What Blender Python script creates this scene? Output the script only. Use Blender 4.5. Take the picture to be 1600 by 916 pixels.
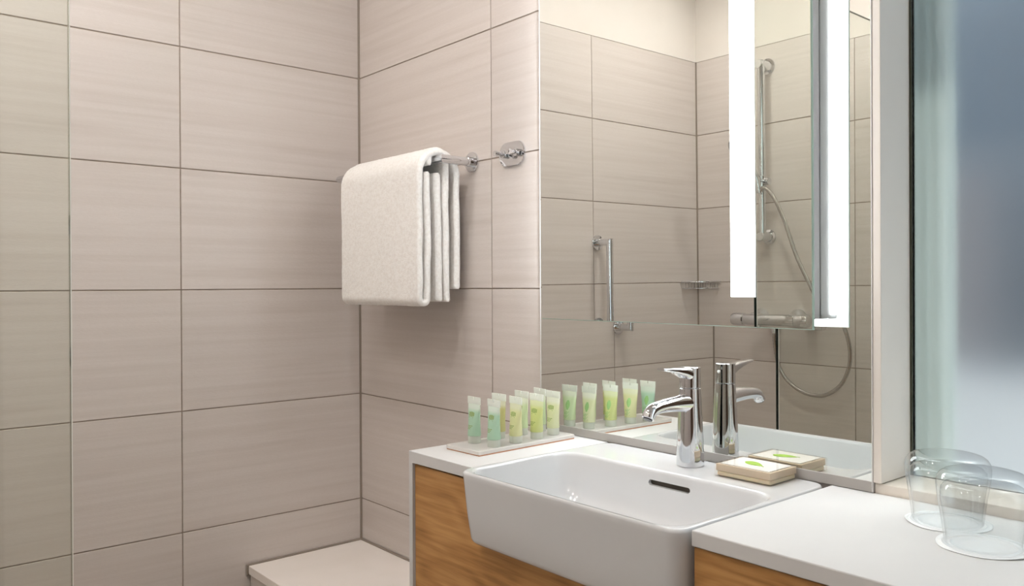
import bpy, bmesh, math, random
from mathutils import Vector, Matrix, noise
PI = math.pi
random.seed(7)
for o in list(bpy.data.objects):
    bpy.data.objects.remove(o, do_unlink=True)
scn = bpy.context.scene
COL = scn.collection

# ------------------------------------------------------------------ camera
F_PX, CX, CY = 1280.56, 800.63, 450.04
cam_d = bpy.data.cameras.new('camera')
cam_d.sensor_width = 36.0
cam_d.lens = F_PX / 1600.0 * 36.0
cam_d.shift_x = -(CX - 800.0) / 1600.0
cam_d.shift_y = (CY - 458.0) / 1600.0
cam_d.clip_start = 0.02
cam = bpy.data.objects.new('camera', cam_d)
COL.objects.link(cam)
yaw, pitch, roll = math.radians(-49.431644), math.radians(-0.20104648), math.radians(-0.27057854)
fw = Vector((math.sin(yaw), math.cos(yaw), 0)); rt = Vector((math.cos(yaw), -math.sin(yaw), 0)); up = Vector((0, 0, 1))
fw, up = fw * math.cos(pitch) + up * math.sin(pitch), up * math.cos(pitch) - fw * math.sin(pitch)
rt, up = rt * math.cos(roll) + up * math.sin(roll), up * math.cos(roll) - rt * math.sin(roll)
mw = Matrix((rt, up, -fw)).transposed().to_4x4()
mw.translation = Vector((2.06633, -1.19555, 1.20824))
cam.matrix_world = mw
scn.camera = cam

# ------------------------------------------------------------------ world, exposure
wd = bpy.data.worlds.new('daylight'); scn.world = wd; wd.use_nodes = True
bg = wd.node_tree.nodes['Background']
bg.inputs[0].default_value = (0.62, 0.70, 0.78, 1)
bg.inputs[1].default_value = 3.7
sun_d = bpy.data.lights.new('curtain_sun', 'SUN'); sun_d.energy = 5.0; sun_d.angle = .02; sun_d.color = (1, .97, .92)  # added sunlight that backlights the curtain behind the frosted glass
curtain_sun = bpy.data.objects.new('curtain_sun', sun_d); COL.objects.link(curtain_sun); curtain_sun.location = (2.4, 6, 8)
curtain_sun.rotation_euler = Vector((.22, 1.0, 1.55)).to_track_quat('Z', 'Y').to_euler()
scn.view_settings.view_transform = 'Standard'
scn.view_settings.look = 'None'
scn.view_settings.gamma = 1.0
scn.view_settings.use_curve_mapping = False
scn.view_settings.exposure = 0.10

# light levels (used by the lamps' own builders below)
DOWNLIGHT = 200.0        # emission of the unseen, added ceiling lamps
TUBE = 15.5             # emission of the mirror's left and lower diffusers
TUBE_R = 11.0           # emission of its right diffuser
STRIP = 6.5             # emission of the frosted strip in the mirror front

# ------------------------------------------------------------------ materials
def lin(r, g, b):
    f = lambda c: (c / 255 / 12.92) if c / 255 <= 0.04045 else ((c / 255 + 0.055) / 1.055) ** 2.4
    return (f(r), f(g), f(b), 1)

def mat(name, col=(200, 200, 200), rough=0.5, metal=0.0, **kw):
    m = bpy.data.materials.new(name); m.use_nodes = True
    b = m.node_tree.nodes['Principled BSDF']
    b.inputs['Base Color'].default_value = lin(*col)
    b.inputs['Roughness'].default_value = rough
    b.inputs['Metallic'].default_value = metal
    for k, v in kw.items():
        b.inputs[k.replace('_', ' ')].default_value = v
    return m

def nodes(m):
    nt = m.node_tree
    return nt, nt.nodes['Principled BSDF'], (lambda t: nt.nodes.new(t)), nt.links.new

def add_noise(m, base, dark, scale=(1, 1, 1), nscale=5, lo=.35, hi=.65, bump=0.0, bscale=200, coord='Object', rnd=True):
    """Mottled colour between two tones plus optional fine relief."""
    nt, b, N, L = nodes(m)
    tc = N('ShaderNodeTexCoord'); mp = N('ShaderNodeMapping'); mp.inputs['Scale'].default_value = scale
    L(tc.outputs[coord], mp.inputs['Vector'])
    nz = N('ShaderNodeTexNoise'); nz.inputs['Scale'].default_value = nscale; nz.inputs['Detail'].default_value = 5
    if rnd:
        oi = N('ShaderNodeObjectInfo'); ml = N('ShaderNodeMath'); ml.operation = 'MULTIPLY'; ml.inputs[1].default_value = 37.0
        L(oi.outputs['Random'], ml.inputs[0]); cb = N('ShaderNodeCombineXYZ')
        for i in range(3): L(ml.outputs[0], cb.inputs[i])
        ad = N('ShaderNodeVectorMath'); ad.operation = 'ADD'; L(mp.outputs[0], ad.inputs[0]); L(cb.outputs[0], ad.inputs[1])
        L(ad.outputs[0], nz.inputs['Vector'])
    else:
        L(mp.outputs[0], nz.inputs['Vector'])
    rp = N('ShaderNodeValToRGB'); rp.color_ramp.elements[0].position = lo; rp.color_ramp.elements[1].position = hi
    rp.color_ramp.elements[0].color = lin(*dark); rp.color_ramp.elements[1].color = lin(*base)
    L(nz.outputs['Fac'], rp.inputs[0]); L(rp.outputs[0], b.inputs['Base Color'])
    if bump:
        n2 = N('ShaderNodeTexNoise'); n2.inputs['Scale'].default_value = bscale; n2.inputs['Detail'].default_value = 3
        L(tc.outputs[coord], n2.inputs['Vector'])
        bp = N('ShaderNodeBump'); bp.inputs['Strength'].default_value = bump; bp.inputs['Distance'].default_value = 0.001
        L(n2.outputs['Fac'], bp.inputs['Height']); L(bp.outputs[0], b.inputs['Normal'])
    return m

def tile_material():
    m = mat('greige_streaked_porcelain', (205, 192, 180), 0.42)
    nt, b, N, L = nodes(m)
    tc = N('ShaderNodeTexCoord'); oi = N('ShaderNodeObjectInfo')
    ml = N('ShaderNodeMath'); ml.operation = 'MULTIPLY'; ml.inputs[1].default_value = 41.0; L(oi.outputs['Random'], ml.inputs[0])
    cb = N('ShaderNodeCombineXYZ')
    for i in range(3): L(ml.outputs[0], cb.inputs[i])
    ad = N('ShaderNodeVectorMath'); ad.operation = 'ADD'; L(tc.outputs['Object'], ad.inputs[0]); L(cb.outputs[0], ad.inputs[1])
    def streak(sx, sz, detail, lo, hi, rough=.6):
        mp = N('ShaderNodeMapping'); mp.inputs['Scale'].default_value = (sx, 1, sz); L(ad.outputs[0], mp.inputs['Vector'])
        nz = N('ShaderNodeTexNoise'); nz.inputs['Scale'].default_value = 1.0; nz.inputs['Detail'].default_value = detail
        nz.inputs['Roughness'].default_value = rough; nz.inputs['Distortion'].default_value = .0
        L(mp.outputs[0], nz.inputs['Vector'])
        mr = N('ShaderNodeMapRange'); mr.inputs['From Min'].default_value = lo; mr.inputs['From Max'].default_value = hi
        L(nz.outputs['Fac'], mr.inputs['Value']); return mr.outputs[0]
    a = streak(1.3, 70, 6, .40, .66)        # long thin streaks
    c = streak(1.6, 26, 5, .56, .76)        # broad cloudy bands
    d = streak(120, 500, 2, .3, .7)         # fine weave
    base, mid, dark = lin(213, 204, 198), lin(199, 188, 180), lin(181, 168, 159)
    def mix(f, A, B, k=1.0):
        x = N('ShaderNodeMix'); x.data_type = 'RGBA'
        mm = N('ShaderNodeMath'); mm.operation = 'MULTIPLY'; mm.inputs[1].default_value = k; L(f, mm.inputs[0]); L(mm.outputs[0], x.inputs[0])
        for v, i in ((A, 6), (B, 7)):
            if isinstance(v, tuple): x.inputs[i].default_value = v
            else: L(v, x.inputs[i])
        return x.outputs[2]
    o = mix(a, base, mid, .5); o = mix(c, o, dark, .36); o = mix(d, o, mid, .25)
    hs = N('ShaderNodeHueSaturation')
    mr = N('ShaderNodeMapRange'); mr.inputs['To Min'].default_value = .965; mr.inputs['To Max'].default_value = 1.03
    L(oi.outputs['Random'], mr.inputs['Value']); L(mr.outputs[0], hs.inputs['Value']); L(o, hs.inputs['Color'])
    L(hs.outputs[0], b.inputs['Base Color'])
    bp = N('ShaderNodeBump'); bp.inputs['Strength'].default_value = .12; bp.inputs['Distance'].default_value = .001
    L(d, bp.inputs['Height']); L(bp.outputs[0], b.inputs['Normal'])
    return m

def oak_material():
    m = mat('warm_oak_veneer', (160, 110, 60), 0.42)
    nt, b, N, L = nodes(m)
    tc = N('ShaderNodeTexCoord')
    mp = N('ShaderNodeMapping'); mp.inputs['Scale'].default_value = (2.6, 1, 7.0); mp.inputs['Location'].default_value = (.35, 0, .2); L(tc.outputs['Object'], mp.inputs['Vector'])
    n1 = N('ShaderNodeTexNoise'); n1.inputs['Scale'].default_value = 1.0; n1.inputs['Detail'].default_value = 1.6; n1.inputs['Roughness'].default_value = .45
    L(mp.outputs[0], n1.inputs['Vector'])
    mu = N('ShaderNodeMath'); mu.operation = 'MULTIPLY'; mu.inputs[1].default_value = 95.0; L(n1.outputs['Fac'], mu.inputs[0])
    sn = N('ShaderNodeMath'); sn.operation = 'SINE'; L(mu.outputs[0], sn.inputs[0])
    m2 = N('ShaderNodeMapping'); m2.inputs['Scale'].default_value = (9, 1, 160); L(tc.outputs['Object'], m2.inputs['Vector'])
    n2 = N('ShaderNodeTexNoise'); n2.inputs['Scale'].default_value = 1; n2.inputs['Detail'].default_value = 5; L(m2.outputs[0], n2.inputs['Vector'])
    m3 = N('ShaderNodeMapping'); m3.inputs['Scale'].default_value = (3, 1, 11); L(tc.outputs['Object'], m3.inputs['Vector'])
    n3 = N('ShaderNodeTexNoise'); n3.inputs['Scale'].default_value = 1; n3.inputs['Detail'].default_value = 3; L(m3.outputs[0], n3.inputs['Vector'])
    av = N('ShaderNodeMath'); av.operation = 'MULTIPLY_ADD'; av.inputs[1].default_value = .55; L(n2.outputs['Fac'], av.inputs[0])
    a3 = N('ShaderNodeMath'); a3.operation = 'MULTIPLY'; a3.inputs[1].default_value = .45; L(n3.outputs['Fac'], a3.inputs[0]); L(a3.outputs[0], av.inputs[2])
    ad = N('ShaderNodeMath'); ad.operation = 'MULTIPLY_ADD'; ad.inputs[1].default_value = .065; L(sn.outputs[0], ad.inputs[0]); L(av.outputs[0], ad.inputs[2])
    rp = N('ShaderNodeValToRGB'); e = rp.color_ramp.elements
    e[0].position = .30; e[0].color = lin(150, 106, 58); e[1].position = .68; e[1].color = lin(204, 156, 98)
    x = e.new(.48); x.color = lin(182, 133, 78)
    L(ad.outputs[0], rp.inputs[0]); L(rp.outputs[0], b.inputs['Base Color'])
    bp = N('ShaderNodeBump'); bp.inputs['Strength'].default_value = .15; bp.inputs['Distance'].default_value = .0006
    L(n2.outputs['Fac'], bp.inputs['Height']); L(bp.outputs[0], b.inputs['Normal'])
    return m

def clear_sheet(name, tint, gloss_ior=1.5, rough=.02):
    """Thin clear sheet: straight transmission with a tint plus a Fresnel reflection."""
    m = bpy.data.materials.new(name); m.use_nodes = True
    nt = m.node_tree; nt.nodes.remove(nt.nodes['Principled BSDF'])
    tr = nt.nodes.new('ShaderNodeBsdfTransparent'); tr.inputs[0].default_value = (*tint, 1)
    gl = nt.nodes.new('ShaderNodeBsdfGlossy'); gl.inputs['Roughness'].default_value = rough
    lw = nt.nodes.new('ShaderNodeLayerWeight'); pw = nt.nodes.new('ShaderNodeMath'); pw.operation = 'POWER'; pw.inputs[1].default_value = 5
    f0 = ((gloss_ior-1)/(gloss_ior+1))**2
    fr = nt.nodes.new('ShaderNodeMath'); fr.operation = 'MULTIPLY_ADD'; fr.inputs[1].default_value = 1-f0; fr.inputs[2].default_value = f0
    nt.links.new(lw.outputs['Facing'], pw.inputs[0]); nt.links.new(pw.outputs[0], fr.inputs[0])
    mx = nt.nodes.new('ShaderNodeMixShader')
    nt.links.new(fr.outputs[0], mx.inputs[0]); nt.links.new(tr.outputs[0], mx.inputs[1]); nt.links.new(gl.outputs[0], mx.inputs[2])
    nt.links.new(mx.outputs[0], nt.nodes['Material Output'].inputs[0])
    return m

def emitter(name, col, strength):
    m = bpy.data.materials.new(name); m.use_nodes = True
    b = m.node_tree.nodes['Principled BSDF']
    b.inputs['Base Color'].default_value = (.8, .8, .8, 1)
    b.inputs['Emission Color'].default_value = (*col, 1); b.inputs['Emission Strength'].default_value = strength
    return m

M_TILE = tile_material()
M_GROUT = add_noise(mat('taupe_grout', (158, 144, 132), .85), (162, 148, 136), (146, 132, 120), nscale=40)
M_SEAL = mat('taupe_silicone', (136, 123, 111), .5)
M_PLASTER = add_noise(mat('warm_white_plaster', (230, 222, 215), .8), (231, 224, 217), (226, 218, 210), nscale=3, bump=.05)
M_FLOOR = add_noise(mat('grey_floor_tile', (206, 198, 190), .5), (209, 201, 193), (197, 189, 181), nscale=8)
M_CHROME = mat('polished_chrome', (226, 227, 230), .045, 1.0)
M_STEEL = mat('satin_hose_metal', (190, 186, 182), .22, 1.0)
M_ALU = mat('brushed_aluminium', (176, 176, 178), .38, .85)
M_MIRROR = mat('silvered_mirror', (238, 240, 236), .0, 1.0)
M_WHITEBACK = mat('white_lacquer', (238, 238, 238), .5)
M_SOLID = add_noise(mat('white_solid_surface', (215, 214, 213), .6, 0, Specular_IOR_Level=.3), (216, 215, 214), (212, 211, 210), nscale=6)
M_SILL = add_noise(mat('cream_solid_surface', (232, 223, 212), .36), (234, 225, 214), (229, 220, 208), nscale=6)
M_PART = add_noise(mat('cream_lacquered_panel', (222, 214, 205), .5), (223, 215, 206), (219, 211, 202), nscale=4)
M_BENCH = add_noise(mat('bench_solid_surface', (242, 233, 226), .4), (243, 234, 227), (238, 229, 221), nscale=6)
M_CERAMIC = mat('glazed_white_ceramic', (217, 218, 219), .07, 0, Coat_Weight=.3, Coat_Roughness=.03)
M_OAK = oak_material()
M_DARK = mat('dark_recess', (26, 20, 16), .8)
M_DARKSEAL = mat('dark_green_seal', (62, 66, 52), .5)
M_TOWEL = add_noise(mat('white_terry_cotton', (246, 243, 239), .95, 0, Sheen_Weight=.3), (248, 245, 241), (238, 233, 227), nscale=160, lo=.3, hi=.6, bump=.9, bscale=420, rnd=False)
M_SCREEN = clear_sheet('clear_shower_glass', (.955, .97, .945))
M_SCREENEDGE = mat('dark_green_glass_edge', (16, 30, 26), .15)
M_CHAMFER = mat('polished_glass_chamfer', (236, 234, 226), .3)
M_GLASS = clear_sheet('drinking_glass', (.985, .992, .992), 1.75, .01)
M_PAPER = mat('white_glass_cover', (238, 240, 241), .35)
M_TRAY = mat('frosted_acrylic', (247, 243, 238), .3)
M_COPPER = mat('copper_toned_base', (206, 150, 116), .4)
M_CAP = mat('frosted_clear_cap', (240, 242, 234), .35)
M_CRIMP = mat('white_tube_crimp', (244, 246, 240), .35)
M_INK = mat('olive_green_print', (158, 180, 104), .5)
M_LEAFINK = mat('leaf_green_print', (160, 204, 134), .5)
M_ACRYL = clear_sheet('clear_acrylic', (.985, .972, .95), 1.45)
M_SOAP = mat('cream_soap', (222, 204, 176), .45, 0, Subsurface_Weight=.2)
M_CARD = mat('white_card', (250, 248, 246), .5)
M_LEAF = add_noise(mat('lime_leaf', (150, 184, 60), .5), (156, 190, 66), (130, 168, 44), nscale=120)
M_LAMP = emitter('warm_lamp_lens', (1.0, .972, .942), DOWNLIGHT)
M_TUBE = emitter('cool_tube_diffuser', (.88, .95, 1.0), TUBE)
M_UNDER = emitter('cool_underside_diffuser', (.92, .97, 1.0), 12.5)
M_TUBE_R = emitter('cool_tube_diffuser_right', (.93, .97, 1.0), TUBE_R)
M_STRIP = emitter('frosted_light_strip', (.97, .99, 1.0), STRIP)
M_TUBEGREY = mat('matt_grey_housing', (168, 168, 170), .45)

def translucent(m, amount=.4):
    """Let some of the light that falls on the far side come through (thin plastic, paper)."""
    nt, b, N, L = nodes(m)
    t = N('ShaderNodeBsdfTranslucent'); x = N('ShaderNodeMixShader'); x.inputs[0].default_value = amount
    src = b.inputs['Base Color'].links
    if src: L(src[0].from_socket, t.inputs[0])
    else: t.inputs[0].default_value = b.inputs['Base Color'].default_value
    L(b.outputs[0], x.inputs[1]); L(t.outputs[0], x.inputs[2]); L(x.outputs[0], nt.nodes['Material Output'].inputs[0])
    return m

def gel(name, top, low):
    m = mat(name, low, .3)
    nt, b, N, L = nodes(m)
    tc = N('ShaderNodeTexCoord'); sp = N('ShaderNodeSeparateXYZ'); L(tc.outputs['Object'], sp.inputs[0])
    rp = N('ShaderNodeValToRGB'); e = rp.color_ramp.elements
    mr = N('ShaderNodeMapRange'); mr.inputs['From Min'].default_value = .012; mr.inputs['From Max'].default_value = .076
    L(sp.outputs[2], mr.inputs['Value']); L(mr.outputs[0], rp.inputs[0])
    e[0].position = .0; e[0].color = lin(*low); e[1].position = .86; e[1].color = lin(*top); x = e.new(.74); x.color = lin(*low)
    L(rp.outputs[0], b.inputs['Base Color']); return translucent(m, .45)
M_MIRROREDGE = translucent(mat('ground_glass_edge', (206, 230, 218), .25), .4)
GEL = dict(mint=gel('mint_gel', (240, 246, 238), (204, 230, 210)), yellow=gel('yellow_gel', (243, 243, 222), (238, 237, 196)),
           olive=gel('olive_gel', (240, 240, 222), (222, 218, 162)), lime=gel('lime_gel', (240, 243, 214), (228, 233, 172)),
           pale=gel('pale_gel', (242, 245, 232), (228, 240, 206)), cream=gel('cream_gel', (244, 245, 234), (236, 238, 206)))

translucent(M_CAP, .5); translucent(M_CRIMP, .45); translucent(M_TRAY, .35)
# frosted window glass
M_FROST = mat('frosted_window_glass', (240, 247, 246), .46, 0, Transmission_Weight=1.0, IOR=1.18, Coat_Weight=.35, Coat_Roughness=.04)

# ------------------------------------------------------------------ mesh helpers
def link_obj(name, bm, m, parent=None, smooth=None, loc=None, recalc=True):
    if recalc: bmesh.ops.recalc_face_normals(bm, faces=bm.faces)
    me = bpy.data.meshes.new(name); bm.to_mesh(me); bm.free()
    for x in (m if isinstance(m, (list, tuple)) else [m]): me.materials.append(x)
    if smooth:
        me.polygons.foreach_set('use_smooth', [True] * len(me.polygons)); me.set_sharp_from_angle(angle=math.radians(smooth))
    o = bpy.data.objects.new(name, me); COL.objects.link(o)
    if parent: o.parent = parent
    if loc: o.location = loc
    return o

def tag(o, label=None, cat=None, group=None, kind=None):
    for k, v in (('label', label), ('category', cat), ('group', group), ('kind', kind)):
        if v: o[k] = v
    return o

def thing(name, loc, label, cat, group=None):
    o = bpy.data.objects.new(name, None); o.empty_display_size = .02; COL.objects.link(o); o.location = loc
    return tag(o, label, cat, group)

def box(bm, x0, x1, y0, y1, z0, z1, bev=0.0, seg=2, mi=0):
    vs = [bm.verts.new(p) for p in ((x0,y0,z0),(x1,y0,z0),(x1,y1,z0),(x0,y1,z0),(x0,y0,z1),(x1,y0,z1),(x1,y1,z1),(x0,y1,z1))]
    fs = [bm.faces.new([vs[i] for i in f]) for f in ((0,3,2,1),(4,5,6,7),(0,1,5,4),(1,2,6,5),(2,3,7,6),(3,0,4,7))]
    for f in fs: f.material_index = mi
    if bev:
        es = list({e for f in fs for e in f.edges})
        bmesh.ops.bevel(bm, geom=es, offset=bev, segments=seg, profile=.5, affect='EDGES')
    return vs

def boxo(name, x0, x1, y0, y1, z0, z1, m, parent=None, bev=0.0, seg=2, smooth=None, origin=None):
    bm = bmesh.new()
    ox, oy, oz = origin if origin else (0, 0, 0)
    box(bm, x0-ox, x1-ox, y0-oy, y1-oy, z0-oz, z1-oz, bev, seg)
    return link_obj(name, bm, m, parent, smooth, loc=origin)

def loops(bm, ls, cap0=True, cap1=True, mi=0):
    rings = [[bm.verts.new(p) for p in l] for l in ls]
    n = len(rings[0])
    for a, b in zip(rings, rings[1:]):
        for i in range(n):
            bm.faces.new((a[i], a[(i+1) % n], b[(i+1) % n], b[i])).material_index = mi
    if cap0: bm.faces.new(rings[0][::-1]).material_index = mi
    if cap1: bm.faces.new(rings[-1]).material_index = mi
    return rings

def lathe(bm, prof, c=(0, 0, 0), axis='z', n=40, cap0=True, cap1=True, mi=0):
    """prof = [(radius, along-axis)]"""
    ls = []
    for r, h in prof:
        l = []
        for i in range(n):
            a = 2 * PI * i / n; u, v = r * math.cos(a), r * math.sin(a)
            p = {'z': (u, v, h), 'y': (u, h, v), 'x': (h, u, v)}[axis]
            l.append((c[0]+p[0], c[1]+p[1], c[2]+p[2]))
        ls.append(l)
    loops(bm, ls, cap0, cap1, mi)

def sweep(bm, pts, rad, n=16, flat=1.0, mi=0):
    """Tube along a polyline, mitred at corners; rad is a number or one per point."""
    P = [Vector(p) for p in pts]; R = rad if isinstance(rad, (list, tuple)) else [rad] * len(P)
    d = [(P[i+1] - P[i]).normalized() for i in range(len(P)-1)]
    T = [d[0]] + [(d[i] + d[i+1]).normalized() for i in range(len(d)-1)] + [d[-1]]
    ref = Vector((0, 0, 1)) if abs(d[0].z) < .9 else Vector((1, 0, 0))
    u = (ref - d[0] * ref.dot(d[0])).normalized()
    ls = []
    for i, p in enumerate(P):
        dp = d[max(0, i-1)]
        if i > 1: u = d[i-2].rotation_difference(d[i-1]) @ u
        v = dp.cross(u); l = []
        for k in range(n):
            a = 2*PI*k/n; q = u*math.cos(a)*R[i] + v*math.sin(a)*R[i]*flat
            q = q - dp * (q.dot(T[i]) / max(.2, dp.dot(T[i])))
            l.append(p + q)
        ls.append(l)
    loops(bm, ls, mi=mi)

def smooth_path(pts, k=8):
    """Catmull-Rom through the points."""
    P = [Vector(p) for p in pts]; Q = [P[0]*2-P[1]] + P + [P[-1]*2-P[-2]]; out = []
    for i in range(1, len(Q)-2):
        for s in range(k):
            t = s/k; a, b, c, e = Q[i-1], Q[i], Q[i+1], Q[i+2]
            out.append(.5*((2*b) + (c-a)*t + (2*a-5*b+4*c-e)*t*t + (3*b-a-3*c+e)*t**3))
    out.append(P[-1]); return out

def rrect(x0, x1, y0, y1, r, z, n=8):
    out = []
    for cx, cy, a0 in ((x1-r, y1-r, 0), (x0+r, y1-r, 90), (x0+r, y0+r, 180), (x1-r, y0+r, 270)):
        for i in range(n+1):
            a = math.radians(a0 + 90*i/n); out.append((cx + r*math.cos(a), cy + r*math.sin(a), z))
    return out

def poly_extrude(bm, pts2, plane, d0, d1, mi=0):
    """Extrude a 2D outline; plane 'xz' extrudes along y, 'xy' along z."""
    f = (lambda p, d: (p[0], d, p[1])) if plane == 'xz' else (lambda p, d: (p[0], p[1], d))
    a = [bm.verts.new(f(p, d0)) for p in pts2]; b = [bm.verts.new(f(p, d1)) for p in pts2]; n = len(pts2)
    bm.faces.new(a); bm.faces.new(b[::-1])
    for i in range(n): bm.faces.new((a[i], b[i], b[(i+1) % n], a[(i+1) % n]))
    for fc in bm.faces: fc.material_index = mi

# ------------------------------------------------------------------ room shell
DEP = 1.6956       # distance between the mirror wall (y = 0) and the shower wall
XR = 2.62          # far right wall
HC = 2.45          # ceiling
TT = 2.1           # top of the tiling
RW, RR = .0030, .0018  # joint width, joint recess

TILE_MESH = {}
def tile(parent, w, h, M):
    key = (round(w, 4), round(h, 4))
    if key not in TILE_MESH:
        bm = bmesh.new(); t = .006; c = .0007
        # local: x along the wall, -y towards the room, z up; front face at y = 0
        fr = [(-w/2+c, 0, -h/2+c), (w/2-c, 0, -h/2+c), (w/2-c, 0, h/2-c), (-w/2+c, 0, h/2-c)]
        md = [(-w/2, c, -h/2), (w/2, c, -h/2), (w/2, c, h/2), (-w/2, c, h/2)]
        bk = [(x, t, z) for x, _, z in md]
        loops(bm, [bk, md, fr])
        bmesh.ops.recalc_face_normals(bm, faces=bm.faces)
        me = bpy.data.meshes.new('tile'); bm.to_mesh(me); bm.free(); me.materials.append(M_TILE); TILE_MESH[key] = me
    o = bpy.data.objects.new('tile', TILE_MESH[key]); COL.objects.link(o); o.parent = parent; o.matrix_local = M
    return o

def tiled(parent, edges, place, zmax=TT, skip=None):
    z = 0.0
    while z < zmax - .01:
        for a, b in zip(edges, edges[1:]):
            if skip and skip(a, b, z): continue
            tile(parent, abs(b-a)-RW, .3-RW, place((a+b)/2, z+.15))
        z += .3

# left wall (x = 0), its normal is +x : local x -> +y, local -y -> +x
wl = boxo('wall_left', -.12, -RR, -DEP-.12, .12, 0, TT, M_GROUT); tag(wl, 'greige tiled wall left of the mirror wall', kind='structure')
def place_left(u, z):
    return Matrix(((0, -1, 0, 0), (1, 0, 0, u), (0, 0, 1, z), (0, 0, 0, 1)))
tiled(wl, [-DEP, -1.0826, -.5015, 0.0], place_left)
boxo('painted_band', -.12, .0005, -DEP-.12, .12, TT, HC, M_PLASTER, wl)
# back wall (y = 0) carrying the mirror
wb = boxo('wall_back', -.0025, 1.4925, RR, .12, 0, TT, M_GROUT); tag(wb, 'greige tiled wall behind towel rail and mirror', kind='structure')
tiled(wb, [0.0, .597, 1.197, 1.4925], lambda u, z: Matrix.Translation((u, 0, z)))
boxo('painted_band', -.0025, 1.4925, -.0005, .12, TT, HC, M_PLASTER, wb)
# shower wall (y = -DEP), normal +y : local x -> -x
wc = boxo('wall_front', -.0025, XR+.1, -DEP-.12, -DEP-RR, 0, TT, M_GROUT); tag(wc, 'greige tiled shower wall facing the mirror', kind='structure')
tiled(wc, [0.0, .6151, 1.2151, 1.8151, 2.4151], lambda u, z: Matrix(((-1, 0, 0, u), (0, -1, 0, -DEP), (0, 0, 1, z), (0, 0, 0, 1))))
tile_w = XR - 2.4151
for k in range(7):
    tile(wc, tile_w-RW, .3-RW, Matrix(((-1, 0, 0, 2.4151+tile_w/2), (0, -1, 0, -DEP), (0, 0, 1, .15+.3*k), (0, 0, 0, 1))))
boxo('painted_band', -.0025, XR+.1, -DEP-.12, -DEP+.0005, TT, HC, M_PLASTER, wc)
tag(boxo('wall_right', XR, XR+.12, -DEP-.12, .12, 0, HC, M_PLASTER), 'plain warm white wall right of the vanity', kind='structure')
fl = boxo('floor', -.12, XR+.12, -DEP-.12, .12, -.12, 0, M_FLOOR); tag(fl, 'grey tiled bathroom floor', kind='structure')
tag(boxo('ceiling', -.12, XR+.12, -DEP-.12, .12, HC, HC+.1, M_PLASTER), 'white painted ceiling', kind='structure')
# silicone beads in the corners
bm = bmesh.new(); sweep(bm, [(.0005, -.0005, .4863), (.0005, -.0005, TT)], .0042, 8)
tag(link_obj('trim_1', bm, M_SEAL, smooth=60), 'taupe silicone bead in the corner beside the towel', kind='structure')
bm = bmesh.new(); sweep(bm, [(.0005, -DEP+.0005, 0), (.0005, -DEP+.0005, TT)], .0042, 8)
tag(link_obj('trim_2', bm, M_SEAL, smooth=60), 'taupe silicone bead in the shower corner', kind='structure')

# dark door added behind the camera so the chrome has something to reflect
dr = boxo('added_door_1', XR-.012, XR-.001, -1.58, -.72, .004, 2.08, add_noise(mat('added_door_walnut', (84, 64, 50), .45), (92, 70, 54), (70, 53, 41), scale=(1, 14, 1), nscale=4), bev=.002)
tag(dr, 'unseen dark walnut door added for the chrome to reflect', kind='structure')
bm = bmesh.new(); sweep(bm, [(XR-.012, -.79, 1.03), (XR-.055, -.79, 1.03), (XR-.055, -.91, 1.03)], .009, 16); link_obj('door_handle', bm, M_CHROME, dr, smooth=26)

# ------------------------------------------------------------------ window of frosted glass, ledge, partition
XP0, XP1 = 1.4930, 1.5055
GY = .0915
sill = boxo('trim_3', XP0, XR, .0, GY+.012, .80, .9125, M_SILL, bev=.0012)
tag(sill, 'cream ledge behind the right-hand worktop', kind='structure')
lw = boxo('wall_window', 1.4925, XR+.12, .0005, .12, 0, .80, M_PLASTER); tag(lw, 'low white wall under the ledge', kind='structure')
pt = boxo('partition_panel', XP0, XP1, -.0048, GY+.004, .9138, HC, M_PART, bev=.0008)
tag(pt, 'tall narrow white upright panel between mirror and frosted glass', 'panel')
win = boxo('window_1', 1.5095, XR, GY, GY+.008, .9125, HC, M_FROST)
tag(win, 'large frosted glass pane above the ledge', kind='structure')
boxo('seal_strip', XP1, 1.5095, GY-.0015, GY+.010, .9125, HC, M_DARKSEAL, win)
# room beyond the frosted glass
wbey = boxo('wall_beyond', -.6, 3.2, 1.25, 1.3, -.1, 2.30, add_noise(mat('slate_blue_wall', (110, 122, 136), .8), (113, 125, 139), (104, 115, 128), nscale=2))
tag(wbey, 'slate grey wall of the room behind the frosted glass', kind='structure')
tag(boxo('sky_blocker_beyond', -.6, 3.2, .125, .80, 2.50, 2.58, M_PLASTER), 'ceiling strip added behind the frosted glass to block the sky', kind='structure')  # partial ceiling, shaped to keep sky light off the worktop
tag(boxo('floor_beyond', -.6, 3.2, .125, 1.3, -.2, -.1, mat('pale_floor', (228, 226, 224), .6)), 'pale floor behind the frosted glass', kind='structure')
M_SHEER = bpy.data.materials.new('added_curtain_sheer'); M_SHEER.use_nodes = True
_nt = M_SHEER.node_tree; _nt.nodes.remove(_nt.nodes['Principled BSDF'])
_a = _nt.nodes.new('ShaderNodeBsdfTranslucent'); _b = _nt.nodes.new('ShaderNodeBsdfDiffuse'); _m = _nt.nodes.new('ShaderNodeMixShader')
_a.inputs[0].default_value = lin(238, 241, 239); _b.inputs[0].default_value = lin(238, 241, 239); _m.inputs[0].default_value = .4
_nt.links.new(_a.outputs[0], _m.inputs[1]); _nt.links.new(_b.outputs[0], _m.inputs[2]); _nt.links.new(_m.outputs[0], _nt.nodes['Material Output'].inputs[0])
bm = bmesh.new(); prev = None
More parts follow.
